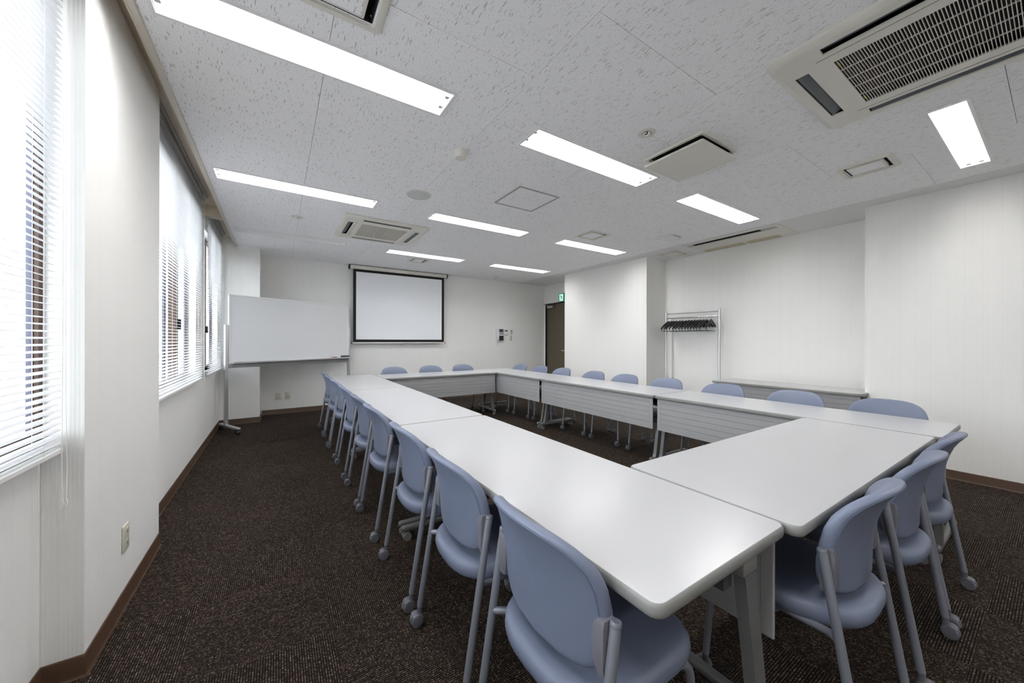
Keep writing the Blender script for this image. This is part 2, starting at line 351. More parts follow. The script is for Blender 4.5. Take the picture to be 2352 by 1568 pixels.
# baseboards (brown vinyl skirting with a toe at the floor)
def skirting(name, pts, inward):
    P = [Vector((*p, 0)) for p in pts]; prof = [(0, 0), (.012, 0), (.009, .004), (.006, .012), (.006, .073), (.004, .078), (0, .079)]
    rings = []
    for i, p in enumerate(P):
        ns = []
        for a, b in ((i-1, i), (i, i+1)):
            if a >= 0 and b < len(P):
                d = (P[b]-P[a]).normalized(); ns.append(Vector((-d.y, d.x, 0))*inward)
        n = ns[0] if len(ns) == 1 else (ns[0]+ns[1])/max(.2, 1+ns[0].dot(ns[1]))
        rings.append([p+n*u+Vector((0,0,z)) for u, z in prof])
    return struct(G().loft(rings).obj(name, 'base', smooth=40))
skirting('baseboard_left', [(WX, .12), (WX, PY0), (PX, PY0), (PX, PY1), (WX, PY1), (WX, CYf), (CX, CYf), (CX, FY)], -1)
skirting('baseboard_far', [(CX+.012, FY), (DX, FY)], -1)
skirting('baseboard_right', [(DX, QY), (RX, QY), (RX, NY1), (NX, NY1), (NX, NY0), (RX, NY0), (RX, BY)], -1)
skirting('baseboard_back', [(RX, BY), (PX, BY)], -1)
# ------------------------------------------------------------------ ceiling
XB = 4.81; PXT, PYT = .9225, .8955
cl = struct(G().plate(BXI, DX+.1, BY, FY, C+.013, C+.03, HOLES).obj('ceiling', 'backing'))
hatch = (1.797, 2.259, 2.630, 3.091)
for k in range(6):
    xa = XB-PXT*(k+1); xb = XB-PXT*k
    ph = 1.056 if k in (1, 3, 5) else 1.503
    y = ph-PYT*5
    while y < FY:
        a0, a1, b0, b1 = max(xa, BXI+.001)+.0012, xb-.0012, max(y, BY)+.0012, min(y+PYT, FY)-.0012; y += PYT
        if b1-b0 < .02: continue
        G().plate(a0, a1, b0, b1, C, C+.0125, HOLES).obj('ceiling_tile', 'tile', cl)
G().plate(XB+.001, NX+.05, BY, FY, C-.001, C+.0125, HOLES).obj('ceiling_border', 'board', cl)
G().plate(BXI-.3, DX+.2, BY-.1, FY+.1, C+.26, C+.28).obj('ceiling_void', 'slab', cl)
# ------------------------------------------------------------------ blind box let into the ceiling
for n, (a, b) in enumerate(((BY, 5.165), (5.215, CYf-.001))):
    t = struct(link('trim_%d' % (n+1), None))
    G().box(WX+.0006, BXI+.002, a, b, C+.112, C+.122).obj('box_top', 'boxin', t)
    G().box(BXI-.010, BXI, a, b, C-.002, C+.112).obj('box_side', 'boxin', t)
    G().rbox(BXI-.003, BXI+.026, a, b, C-.010, C-.0005, .002, 1).obj('edge_strip', 'trim', t)
    G().rbox(WX+.0006, WX+.018, a, b, C-.010, C-.0015, .002, 1).obj('edge_strip', 'trim', t)
    for e0, e1 in ((b-.014, b+.001) if n == 0 else (a-.001, a+.014),):
        G().box(WX+.001, BXI-.0125, e0, e1, C-.002, C+.111).obj('box_end', 'boxin', t)
tr = struct(G().rbox(WX+.001, BXI+.026, 5.165, 5.215, C-.012, C-.0005, .002, 1).obj('trim_3', 'trim'))
# ------------------------------------------------------------------ windows
M['tube'].cycles.emission_sampling = 'NONE'
for n, (a, b) in enumerate(WIN):
    wn = struct(link('window_%d' % (n+1), None)); x1 = WX+(.005 if n == 0 else -.06); x0 = x1-.012; xs = x0-.014
    m = (a+b)/2+(.075 if n == 1 else 0)
    G().plate(a, b, WZ0, WZ1, x0, x1, [(a+.026, b-.026, WZ0+.026, WZ1-.026)], axis='x').obj('window_frame', 'brown', wn)
    for s0, s1 in ((a+.002, m), (m, b-.002)):
        G().plate(s0, s1, WZ0+.002, WZ1-.002, xs, x0-.001, [(s0+.030, s1-.030, WZ0+.030, WZ1-.030)], axis='x').obj('sash', 'sash', wn)
        G().box(xs+.006, xs+.012, s0+.030, s1-.030, WZ0+.030, WZ1-.030).obj('pane', 'glass', wn)
    mx = WX+(.0 if n == 1 else -.055)
    G().box(mx-.050, mx, m-.038, m+.038, WZ0+.032, WZ1-.032).obj('mullion', 'brown', wn)
    G().rbox(mx, mx+.020, m+.020, m+.040, 1.31, 1.395, .004).obj('latch', 'black', wn)
    G().rbox(WX-.175, WX+.010, a-.01, b+.01, WZ0-.022, WZ0, .003, 1).obj('sill', 'white', wn)
    pl = bpy.data.lights.new('sky_opening', 'AREA'); pl.shape = 'RECTANGLE'; pl.size = WZ1-WZ0; pl.size_y = b-a; pl.cycles.is_portal = True
    link('sky_opening', pl, wn, (WX-.19, m, (WZ0+WZ1)/2), (0, -PI/2, 0))
# ------------------------------------------------------------------ venetian blinds
BX = -.648; PITCH = .0229; SZ0 = .862
def blind(a, b, label):
    t = thing('venetian_blind', label, 'blind', (BX, (a+b)/2, 0), 0, 'white venetian blinds along the window wall'); hw = (b-a)/2
    prof = []
    for i in range(6):
        u = -1+2*i/5; prof.append((.0125*u, .0022*(1-u*u)))
    ring = [(x, z+.0004) for x, z in prof]+[(x, z-.0004) for x, z in reversed(prof)]
    ca, sa = math.cos(-.25), math.sin(-.25)
    ring = [(x*ca-z*sa, x*sa+z*ca) for x, z in ring]
    me = G().loft([[(x, -hw+.004, z) for x, z in ring], [(x, hw-.004, z) for x, z in ring]]).mesh('slat', 30); me.materials.append(M['slat'])
    n = int((C+.045-SZ0)/PITCH)
    for k in range(n): link('slat', me, t, (0, 0, SZ0+PITCH*k))
    G().rbox(-.014, .014, -hw, hw, SZ0-.038, SZ0-.020, .003).obj('bottom_rail', 'white', t)
    G().rbox(-.019, .019, -hw, hw, C+.055, C+.083, .003).obj('head_rail', 'rail', t)
    G().rbox(.028, .042, -hw, hw, C+.090, C+.110, .002, 1).obj('curtain_track', 'rail', t)
    for fr in (-.86, -.28, .28, .86):
        for xx in (-.0122, .0122): G().box(xx-.0006, xx+.0006, fr*hw-.0006, fr*hw+.0006, SZ0-.03, C+.057).obj('ladder_cord', 'cord', t)
    return t
bl = [blind(.13, 1.938, 'white venetian blind nearest the camera, on the near side of the pillar'),
      blind(2.99, 4.84, 'white venetian blind in the middle, just beyond the pillar'),
      blind(5.22, 6.37, 'narrow white venetian blind farthest away, next to the whiteboard')]
def cordloop(t, y, z0, wd=.012):
    p = []
    for i in range(25):
        a = PI*i/24; p.append((.022+.004*math.sin(a*3), y+wd*math.cos(a), z0-.03*math.sin(a)))
    p = [(.02, y+wd*.4, C+.057), (.02, y+wd*.9, z0+.35), (.021, y+wd*1.5, z0+.1)]+p+[(.021, y-wd*1.5, z0+.1), (.02, y-wd*.9, z0+.35), (.02, y-wd*.4, C+.057)]
    G().tube(p, .0016, 6).obj('pull_cord', 'cord', t, 60)
cordloop(bl[0], .885, .66, .013); cordloop(bl[2], .54, .66, .01); cordloop(bl[1], .90, .80, .01)
# ------------------------------------------------------------------ recessed lights
def fixture(x0, x1, y0, y1, lit, label):
    cx, cyy = (x0+x1)/2, (y0+y1)/2; hx, hy = (x1-x0)/2, (y1-y0)/2
    t = thing('ceiling_light', label, 'ceiling light', (cx, cyy, C), 0, 'recessed ceiling light troughs')
    G().plate(-hx-.014, hx+.014, -hy-.014, hy+.014, -.006, 0, [(-hx+.002, hx-.002, -hy+.002, hy-.002)]).obj('frame', 'white', t)
    d = .050 if lit else .06; e = .0 if lit else .0
    w0, w1 = hy-.001, hy*(.86 if lit else .55)
    g = G(); lx = hx-.001
    prof = [(-w0, -.001), (-w0*.96, d*.4), (-w1, d), (w1, d), (w0*.96, d*.4), (w0, -.001)]
    out = [(w0+.0005, .0), (w0+.0005, d+.004), (-w0-.0005, d+.004), (-w0-.0005, 0)]
    poly = prof+out
    g.prism(poly, 'x', -lx+.004, lx-.004)
    for s in (-1, 1): g.box(s*lx, s*(lx-.004), -w0, w0, 0, d+.004)
    g.obj('reflector', 'reflector', t)
    if lit:
        la = bpy.data.lights.new('trough_lamp', 'AREA'); la.shape = 'RECTANGLE'; la.size = 2*lx-.02; la.size_y = 2*w1-.004
        la.energy = LAMP_WATTS*(1 if hy > .09 else 1.0); la.color = (1, .99, .98); link('trough_lamp', la, t, (0, 0, d-.0012))
        ys = (-hy*.45, hy*.45) if hy > .09 else (-hy*.4, hy*.4)
        for yy in ys:
            G().cyl((-lx+.028, yy, d*.48), (lx-.028, yy, d*.48), .0155, 12).obj('fluorescent_tube', 'tube', t, 40)
            for s in (-1, 1):
                G().rbox(s*(lx-.029), s*(lx-.006), yy-.013, yy+.013, d*.1, d-.002, .003).obj('socket', 'socket', t)
    return t
for l in LIGHTS: fixture(*l)
# ------------------------------------------------------------------ air conditioner cassettes
def cassette():
    t = link('air_conditioner', None); h = .478; q = .262
    g = G()
    slots = [(-.272, .272, .355, .412), (-.272, .272, -.412, -.355), (.355, .412, -.272, .272), (-.412, -.355, -.272, .272)]
    prof = [(0, h-.004), (-.012, h), (-.020, h-.006), (-.028, h-.03)]
    # rounded square rim, then a flat face with the slots and the grille opening
    rings = [[(x, y, z) for x, y in rrect(-a, a, -a, a, .045)] for z, a in prof]
    g.loft(rings, False, False)
    g.plate(-.4375, .4375, -.4375, .4375, -.0285, -.020, slots+[(-q, q, -q, q)])
    inner = rrect(-.448, .448, -.448, .448, .045); sq = []
    # ring that ties rim to face
    n = len(inner)
    for x, y in inner:
        k = max(abs(x), abs(y)); sq.append((x/k*.437, y/k*.437, -.0285))
    g.loft([[(x, y, -.028) for x, y in inner], sq], False, False)
    g.obj('panel', 'cream', t, 35)
    G().plate(-.432, .432, -.432, .432, -.019, .10, [(-.425, .425, -.425, .425)]).box(-.425, .425, -.425, .425, .095, .10).obj('housing', 'slot', t)
    for a, b, c, d in slots:
        v = G(); cxm, cym = (a+b)/2, (c+d)/2; s = 1 if (cxm+cym) > 0 else -1
        if b-a > d-c:
            for dz, off, ln in ((-.024, .004, .268), (-.006, -.012, .262)):
                v.loft([[(-ln, cym+off*s+s*(-.020), dz+.016), (-ln, cym+off*s+s*.018, dz), (-ln, cym+off*s+s*.018, dz+.003), (-ln, cym+off*s-s*.020, dz+.019)],
                        [(ln, cym+off*s-s*.020, dz+.016), (ln, cym+off*s+s*.018, dz), (ln, cym+off*s+s*.018, dz+.003), (ln, cym+off*s-s*.020, dz+.019)]])
        else:
            for dz, off, ln in ((-.024, .004, .268), (-.006, -.012, .262)):
                v.loft([[(cxm+off*s-s*.020, -ln, dz+.016), (cxm+off*s+s*.018, -ln, dz), (cxm+off*s+s*.018, -ln, dz+.003), (cxm+off*s-s*.020, -ln, dz+.019)],
                        [(cxm+off*s-s*.020, ln, dz+.016), (cxm+off*s+s*.018, ln, dz), (cxm+off*s+s*.018, ln, dz+.003), (cxm+off*s-s*.020, ln, dz+.019)]])
        v.obj('louver', 'vane', t)
    # intake grille: thin ribs with four cross bars
    for s in (-1, 1):
        G().box(s*.3245, s*.3265, -.31, .31, -.0292, -.0284).obj('panel_joint', 'slot', t)
    NS = 50; p = 2*q/NS
    me = G().box(-q, q, -.0013, .0013, -.0285, -.0195).mesh('grille_slat'); me.materials.append(M['creamd'])
    for k in range(NS+1): link('grille_slat', me, t, (0, -q+p*k, 0))
    me = G().box(-.0022, .0022, -q, q, -.0270, -.0215).mesh('grille_bar'); me.materials.append(M['creamd'])
    for k in range(1, 5): link('grille_bar', me, t, (-q+2*q*k/5, 0, 0))
    G().box(-q-.005, q+.005, -q-.005, q+.005, .004, .008).obj('filter', 'filt', t)
    return t
ac = cassette(); ac.location = (2.50, .345, C)
tag(ac, 'large cream ceiling air conditioner with ribbed grille, top right of the view', 'air conditioner', 'square ceiling air conditioners')
for k, (x, y) in enumerate(((-.222, .25), (.20, .25))):
    G().box(x-.02, x+.02, y-.003, y+.004, -.0295, -.0287).obj('tape_tag', 'yellow', ac)
ac2 = copy_tree(ac); ac2.location = (1.082, 4.683, C)
ac2['label'] = 'cream ceiling air conditioner between the windows and the projector screen'
# ------------------------------------------------------------------ square vents
def vent(r, label, tiled):
    x0, x1, y0, y1 = r; cx, cyy = (x0+x1)/2, (y0+y1)/2; h, k = (x1-x0)/2, (y1-y0)/2
    t = thing('ceiling_vent', label, 'vent', (cx, cyy, C), 0, 'square ceiling vents')
    g = G(); a = .058
    rings = [[(x, y, z) for x, y in rrect(-h+d, h-d, -k+d, k-d, .02)] for z, d in ((0, 0), (-.008, .003), (-.011, .010), (-.011, .03), (.03, .042))]
    g.loft(rings, False, False).obj('frame', 'cream', t, 35)
    G().plate(-h+.041, h-.041, -k+.041, k-.041, .0, .07, [(-h+.045, h-.045, -k+.045, k-.045)]).box(-h+.041, h-.041, -k+.041, k-.041, .07, .075).obj('duct', 'slot', t)
    G().rbox(-h+a, h-a-.02, -k+a, k-a, -.013, .010, .003, 1).obj('cover', 'cream', t)
    G().box(-h+a+.014, h-a-.034, -k+a+.014, k-a-.014, -.0142, -.0128).obj('cover_inlay', 'tile' if tiled else 'cream', t)
vent(VENTS[0], 'square cream vent between big air conditioner and right-hand wall', True)
vent(VENTS[1], 'square cream vent beside the lights, between hatch and coat niche', True)
vent(VENTS[2], 'small square vent nearest the projector screen', True)
vent(VENTS[3], 'square vent in the plain ceiling of the coat niche', False)
vent(VENTS[4], 'square cream vent cut by the top edge of the view', True)
# drop panel
x0, x1, y0, y1 = DROP
t = thing('drop_panel_vent', 'cream square drop panel hanging just below the ceiling beside downlight', 'vent', ((x0+x1)/2, (y0+y1)/2, C)); h = (x1-x0)/2
rings = [[(x, y, z) for x, y in rrect(-h+d, h-d, -h+d, h-d, .012)] for z, d in ((0, 0), (-.010, .002), (-.012, .006), (-.012, .022), (.01, .032))]
G().loft(rings, False, False).obj('frame', 'cream', t, 35)
G().plate(-h+.031, h-.031, -h+.031, h-.031, .0, .09, [(-h+.035, h-.035, -h+.035, h-.035)]).box(-h+.031, h-.031, -h+.031, h-.031, .09, .095).obj('duct', 'slot', t)
rings = [[(x, y, z) for x, y in rrect(-a, a, -a, a, .012)] for z, a in ((-.046, h-.03), (-.046, h-.006), (-.050, h-.002), (-.060, h-.002), (-.063, h-.005), (-.063, h-.018), (-.0615, h-.021))]
G().loft(rings).obj('drop_panel', 'cream', t, 30)
for s in (-1, 1):
    for q in (-1, 1): G().cyl((s*(h-.06), q*(h-.06), .05), (s*(h-.06), q*(h-.06), -.047), .005, 8).obj('hanger_rod', 'black', t)
# access hatch
x0, x1, y0, y1 = hatch
t = thing('ceiling_hatch', 'square ceiling access hatch outlined by a thin grey metal frame', 'hatch', ((x0+x1)/2, (y0+y1)/2, C)); h = .231
G().plate(-h, h, -h, h, -.003, 0, [(-h+.020, h-.020, -h+.020, h-.020)]).obj('frame', 'rail', t)
G().plate(-h+.0205, h-.0205, -h+.0205, h-.0205, -.0015, 0).obj('hatch_panel', 'tile', t)
# round ceiling things
t = thing('ceiling_speaker', 'round flat ceiling speaker with grey grille and cream rim', 'speaker', (1.110, 3.312, C))
G().lathe([(.117, 0), (.117, -.006), (.112, -.009), (.103, -.009), (.102, -.004)], 40).obj('rim', 'cream', t, 35)
G().lathe([(.102, -.004), (.101, -.007), (.06, -.0095), (.001, -.010)], 40).obj('speaker_grille', 'grille', t, 50)
def smoke(x, y, label):
    t = thing('smoke_detector', label, 'smoke detector', (x, y, C))
    G().lathe([(.052, 0), (.052, -.018), (.049, -.022), (.043, -.023)], 28).obj('base', 'cream', t, 35)
    G().lathe([(.043, -.023), (.044, -.042), (.040, -.052), (.030, -.056), (.001, -.057)], 28).obj('sensor_head', 'cream', t, 35)
smoke(1.110, 2.385, 'round cream smoke detector beyond the light nearest the windows')
smoke(3.890, 6.585, 'small round smoke detector far away near the exit door')
def downlight(x, y, r, label):
    t = thing('downlight', label, 'downlight', (x, y, C))
    G().lathe([(r, 0), (r-.002, -.004), (r*.55, -.006), (r*.45, .0)], 32).obj('trim_ring', 'cream', t, 35)
    G().lathe([(r*.45, -.005), (r*.40, -.004), (r*.30, -.012), (r*.18, -.016), (.001, -.016)], 12).obj('lamp', 'chrome', t)
downlight(2.036, 1.502, .058, 'small round downlight with clear lamp beside the drop panel')
downlight(.185, 4.663, .062, 'small round downlight near the windows and the unlit trough')
# wireless access box
t = thing('ceiling_network_box', 'small white network box with dark slits and a cable, on the ceiling', 'network box', (4.335, 2.83, C))
G().rbox(-.10, .10, -.095, .095, -.036, -.001, .012, 3).obj('casing', 'white', t, 35)
for k in range(6): G().box(.1002, .1012, -.07+.022*k, -.062+.022*k, -.030, -.010).obj('slit', 'black', t)
for k in range(3): G().box(-.06+.05*k, -.045+.05*k, -.0962, -.0952, -.020, -.010).obj('slit', 'black', t)
G().tube([(-.09, .08, -.02), (-.13, .12, -.03), (-.17, .15, -.02), (-.20, .18, -.004), (-.23, .20, -.003)], .003, 6).obj('cable', 'white', t, 60)
# one-way air conditioner in the niche
x0, x1, y0, y1 = NAC
t = thing('niche_air_conditioner', 'long cream ceiling air conditioner with one dark slot above the coat niche', 'air conditioner', ((x0+x1)/2, (y0+y1)/2, C)); hx, hy = (x1-x0)/2, (y1-y0)/2
slot = (-.262, -.150, -hy+.05, hy-.02)
G().plate(-hx, hx, -hy, hy, -.009, -.001, [slot]).obj('panel', 'cream', t)
G().plate(slot[0]-.006, slot[1]+.006, slot[2]-.006, slot[3]+.006, -.001, .05, [slot]).box(slot[0]-.006, slot[1]+.006, slot[2]-.006, slot[3]+.006, .05, .055).obj('duct', 'slot', t)
for s0, s1 in ((slot[2], slot[2]+.17), (slot[3]-.08, slot[3])): G().box(slot[0], slot[1], s0, s1, -.007, .0).obj('slot_louver', 'rail', t)
G().box(slot[0]+.025, slot[0]+.032, slot[2]+.17, slot[3]-.08, -.004, .03).obj('vane', 'black', t)
for s0, s1 in ((-hy+.18, -.02), (.02, hy-.03)): G().box(.17, hx-.01, s0, s1, -.0115, -.0092).obj('intake_panel', 'acbeige', t)
# ------------------------------------------------------------------ tables
def rim(x0, x1, y0, y1, r, off, z): return [(x, y, z) for x, y in rrect(x0-off, x1+off, y0-off, y1+off, r+off)]
def table(label, loc, rz, length=1.8, width=.6):
    t = thing('folding_table', label, 'table', loc, rz, 'white-topped conference tables'); a, b = length/2, width/2; H = .70
    g = G(); ii = .003; r = .028
    rings = [rim(-a+ii, a-ii, -b+ii, b-ii, r, o, z) for z, o in ((H-.030, -.014), (H-.030, 0.), (H-.0302, 0.)) ]
    G().loft([rim(-a+ii, a-ii, -b+ii, b-ii, r, o, z) for z, o in ((H-.029, -.002), (H-.0008, -.002), (H, -.003))]).obj('tabletop', 'lam', t, 30)
    G().loft([rim(-a+ii, a-ii, -b+ii, b-ii, r, o, z) for z, o in ((H-.028, -.004), (H-.031, -.001), (H-.029, .0015), (H-.020, .003), (H-.010, .003), (H-.003, .0015), (H-.0003, -.0015), (H-.0012, -.0035))], False, False).obj('edge_band', 'edge', t, 50)
    # modesty panel on +y side: pressed sheet with shallow horizontal grooves
    py = b-.022; p0, p1 = .368, .664; th = .010; prof = [(py, p0)]
    for k in range(1, 6):
        z = p0+(p1-p0)*k/6+.01
        prof += [(py, z-.0035), (py-.004, z-.0015), (py-.004, z+.0015), (py, z+.0035)]
    prof += [(py, p1), (py-th, p1), (py-th, p0)]
    ch = a-.022
    rl = lambda x: [(x, y, z) for y, z in prof]
    g = G().loft([rl(-ch+.035), rl(ch-.035)])
    for s in (-1, 1): g.rbox(s*(ch-.036), s*ch, py-th, py+.0004, p0-.002, p1, .003, 1)
    g.obj('modesty_panel', 'panel', t)
    G().box(-ch+.02, ch-.02, .03, .07, .585, .625).obj('beam', 'dark', t)
    for s in (-1, 1):
        x = s*(a-.031)
        col = G().loft([[(x-.018, .185, .085), (x+.018, .185, .085), (x+.018, .245, .085), (x-.018, .245, .085)],
                        [(x-.016, .18, .12), (x+.016, .18, .12), (x+.016, .232, .12), (x-.016, .232, .12)],
                        [(x-.015, .085, .615), (x+.015, .085, .615), (x+.015, .142, .615), (x-.015, .142, .615)]])
        lg = col.obj('leg', 'legm', t)
        G().rbox(x-.019, x+.019, .07, .15, .617, .667, .009).obj('bracket', 'tcast', lg, 35)
        ft = G().rbox(x-.018, x+.018, -b+.012, b+.005, .055, .092, .014, 3).obj('foot', 'legm', t, 35)
        for yy in (-b+.045, b-.035):
            cg = G().cyl((x-.019, yy, .025), (x-.006, yy, .025), .025, 16).cyl((x+.006, yy, .025), (x+.019, yy, .025), .025, 16).cyl((x, yy, .02), (x, yy, .056), .008, 8)
            cg.obj('caster', 'tcast', ft, 35)
    return t
TL = [('white-topped table nearest the camera on the window side', (.923, 1.330)), ('middle white-topped table on the window side', (.923, 3.135)), ('farthest white-topped table on the window side', (.923, 4.942))]
for lab, (x, y) in TL: table(lab, (x, y, 0), -PI/2)
TR = [('white-topped table nearest the camera on the coat niche side', (3.334, 1.253)), ('middle white-topped table on the coat niche side', (3.330, 3.056)), ('farthest white-topped table on the coat niche side', (3.328, 4.859))]
for lab, (x, y) in TR: table(lab, (x, y, 0), PI/2)
table('white-topped table closing the near end of the square', (2.127, .688, 0), -.012)
table('white-topped table closing the far end, below the projector screen', (2.1275, 5.385, 0), PI)
table('spare narrow white-topped table standing in the coat niche', (5.115, 1.822, 0), PI/2, 1.48, .54)
# ------------------------------------------------------------------ chairs
def make_chair():
    t = link('caster_chair', None)
    def pz(z):
        P = [(.44, -.186), (.50, -.188), (.58, -.194), (.66, -.205), (.72, -.223), (.76, -.243), (.79, -.263), (.815, -.283)]
        for (a, u), (b, w) in zip(P, P[1:]):
            if z <= b: k = max(0, (z-a)/(b-a)); return u+(w-u)*k
        return P[-1][1]
    yc = lambda x, z: pz(z)+1.02*x*x
    # outline of the backrest
    n = 56; out = []
    for j in range(n):
        a = 2*PI*j/n; c, s_ = math.cos(a), math.sin(a)
        e, ex = (2/3.6, 2/3.2) if s_ > 0 else (2/3.8, 2/4.8)
        x = .2105*abs(c)**ex*(1 if c >= 0 else -1); z = abs(s_)**e*(1 if s_ >= 0 else -1)
        zz = .635+(.163 if z > 0 else .163)*z
        x *= 1-.075*max(0, (zz-.66)/.14)**1.3 if zz > .66 else 1
        out.append((x, zz))
    cz = .635
    def ring(k, dy): return [(x*k, yc(x*k, cz+(z-cz)*k)+dy, cz+(z-cz)*k) for x, z in out]
    T = .018
    rings = [ring(k, -T*d) for k, d in ((.03, .8), (.3, .82), (.55, .86), (.75, .92), (.87, 1.0), (.92, 1.0), (.955, .93), (.98, .74), (.995, .42))]
    rings += [ring(1.0, 0)] + [ring(k, T*d) for k, d in ((.996, .4), (.982, .72), (.955, .92), (.91, 1.0), (.82, 1.05), (.7, 1.08), (.5, 1.1), (.25, 1.1), (.03, 1.1))]
    br = G().loft(rings).obj('backrest', 'vinyl', t, 80)
    sm = ring(.947, -T*.965); sm = sm[-4:]+sm[:n//2+5]
    G().tube([(x, y-.0004, z) for x, y, z in sm], .0011, 5).obj('seam', 'seam', br, 60)
    # seat
    so = []
    for j in range(48):
        a = 2*PI*j/48; c, s_ = math.cos(a), math.sin(a); e = 2/4.2 if s_ > 0 else 2/2.35
        so.append((.222*abs(c)**(2/2.9)*(1 if c >= 0 else -1), -.005+.232*abs(s_)**e*(1 if s_ >= 0 else -1)))
    def sr(k, z, dip=0):
        return [(x*k, -.005+(y+.005)*k, z-dip+(.012 if y > 0 else .0)*(y/.23)*k*k*0-.012*max(0, (y-.1)/.13)**2*k) for x, y in so]
    sr_ = [sr(k, z) for k, z in ((.05, .374), (.8, .374), (.92, .379), (.98, .393), (1.0, .412), (.993, .428), (.96, .440), (.90, .445), (.75, .444), (.45, .441), (.05, .440))]
    G().loft(sr_).obj('seat', 'vinyl', t, 80)
    W_ = .229
    # casters: twin wheels under a hood, pointing along +-y
    def caster_mesh():
        g = G()
        for s in (-1, 1): g.lathe([(.002, s*.0205), (.021, s*.0205), (.0245, s*.018), (.0245, s*.0065), (.020, s*.0055)], 18, (0, -.014, .0245), 'x')
        hood = [(-.014+.0275*math.cos(a), .0245+.0275*math.sin(a)) for a in [PI*i/9 for i in range(10)]]+[(-.040, .020), (.012, .020)]
        g.prism(hood, 'x', -.0055, .0055)
        hood2 = [(-.014+.0285*math.cos(a), .0245+.0285*math.sin(a)) for a in [PI*(.1+.62*i/9) for i in range(10)]]
        hin = [(-.014+.0255*math.cos(a), .0245+.0255*math.sin(a)) for a in [PI*(.1+.62*i/9) for i in range(10)]]
        g.prism(hood2+hin[::-1], 'x', -.0205, .0205)
        g.cyl((0, 0, .04), (0, 0, .080), .0105, 12); return g
    cm = caster_mesh().mesh('caster', 35); cm.materials.append(M['cast'])
    for s in (-1, 1):
        lg = G().tube([(s*W_, -.160, .623), (s*W_, -.2485, .076)], .0122, 14).obj('leg', 'tubem', t, 50)
        d = Vector((0, .0885, .547)).normalized()
        q = Vector((s*W_, -.160, .623))
        G().tube([q-d*.002, q+d*.006, q+d*.010], [.0130, .0130, .0105], 14).obj('cap', 'cap', lg, 35)
        link('caster', cm, lg, (s*W_, -.2495, 0))
        arc = [(s*.196, .105+.062*math.sin(a), .384-.062*(1-math.cos(a))) for a in [PI/2*i/8*.93 for i in range(9)]]
        fl_ = G().tube([(s*W_, -.1985, .386), (s*.216, -.190, .386), (s*.199, -.165, .385), (s*.196, -.1, .384)]+arc+[(s*.208, .183, .076)], .0112, 12).obj('leg', 'tubem', t, 50)
        link('caster', cm, fl_, (s*.208, .1835, 0), (0, 0, PI if s > 0 else PI*.92))
        # side bracket that clamps the backrest to the leg
        x0, x1 = s*.178, s*.2195
        poly = [(.495, -.183), (.600, -.178), (.615, -.172), (.618, -.140), (.500, -.138)]
        zs = [.505, .526, .571, .612, .629]; wd = [.010, .003, 0, .002, .012]
        rings = []
        for k, zz in enumerate(zs):
            yb = -.180-.004*(1 if 0 < k < 4 else 0); xi = s*(.176+wd[k])
            rings.append([(xi, -.166, zz), (xi+s*.004, yb+.004, zz), (xi+s*.012, yb, zz), (s*.2155, yb, zz), (s*.2165, yb+.004, zz), (s*.2165, -.150, zz), (s*.200, -.150, zz)])
        G().loft(rings).obj('bracket', 'brk', t, 30)
    G().tube([(-.197, -.13, .384), (.197, -.13, .384)], .009, 10).obj('stretcher', 'tubem', t, 50)
    G().tube([(-.197, .08, .384), (.197, .08, .384)], .009, 10).obj('stretcher', 'tubem', t, 50)
    return t
proto = make_chair(); used = [False]
def chair(x, y, rz, label, group):
    o = copy_tree(proto) if used[0] else proto; used[0] = True
    o.location = (x, y, 0); o.rotation_euler = (0, 0, rz); tag(o, label, 'chair', group); return o
LYS = [.742, 1.285, 1.845, 2.515, 3.06, 3.68, 4.325, 4.86, 5.46]
for i, y in enumerate(LYS):
    w_ = 'from the camera ' if i else 'to the camera '
    chair(.763+random.uniform(-.004, .002), y, -PI/2+random.uniform(-.015, .015), 'blue-grey chair, %s %salong the window-side tables' % (ordw(i), w_), 'chairs along the window-side tables')
RYS = [.70, 1.25, 1.84, 2.455, 3.03, 3.57, 4.245, 4.80, 5.38]
for i, y in enumerate(RYS):
    w_ = 'from the camera ' if i else 'to the camera '
    chair(3.492+random.uniform(-.001, .006), y, PI/2+random.uniform(-.015, .015), 'blue-grey chair, %s %sbehind the coat-niche-side tables' % (ordw(i), w_), 'chairs along the niche-side tables')
for x, lab in ((1.555, 'leftmost blue-grey chair behind the far table under the screen'), (2.152, 'middle blue-grey chair behind the far table under the screen'), (2.74, 'rightmost blue-grey chair behind the far table under the screen')):
    chair(x, 5.60, PI+random.uniform(-.02, .02), lab, 'chairs at the far table')
for x, y, lab in ((1.532, .536, 'blue-grey chair at the near end table, closest to the window-side row'), (2.105, .517, 'middle blue-grey chair of three at the near end table'), (2.645, .520, 'blue-grey chair at the near end table, closest to right-hand wall')):
    chair(x, y, random.uniform(-.02, .02), lab, 'chairs at the near end table')
# ------------------------------------------------------------------ whiteboard
ANG = math.radians(26.2)
t = thing('rolling_whiteboard', 'wide rolling whiteboard on grey metal legs in the far left corner', 'whiteboard', (-.555, 6.135, 0), ANG)
Lw = 1.80
G().box(.022, Lw-.022, -.010, .010, .925, 1.825).obj('board', 'wbd', t)
fr = G(); fr.rbox(.004, Lw-.004, -.016, .016, 1.818, 1.838, .003).rbox(.004, .024, -.016, .016, .915, 1.838, .003).rbox(Lw-.024, Lw-.004, -.016, .016, .915, 1.838, .003).rbox(.004, Lw-.004, -.016, .016, .912, .930, .003)
fr.obj('board_frame', 'white', t)
G().rbox(.03, Lw+.01, -.085, -.012, .908, .920, .003).rbox(.03, Lw+.01, -.088, -.080, .908, .930, .003).obj('pen_tray', 'alu', t)
G().rbox(-.01, Lw+.01, -.012, .030, .842, .900, .004).obj('lower_rail', 'panel', t)
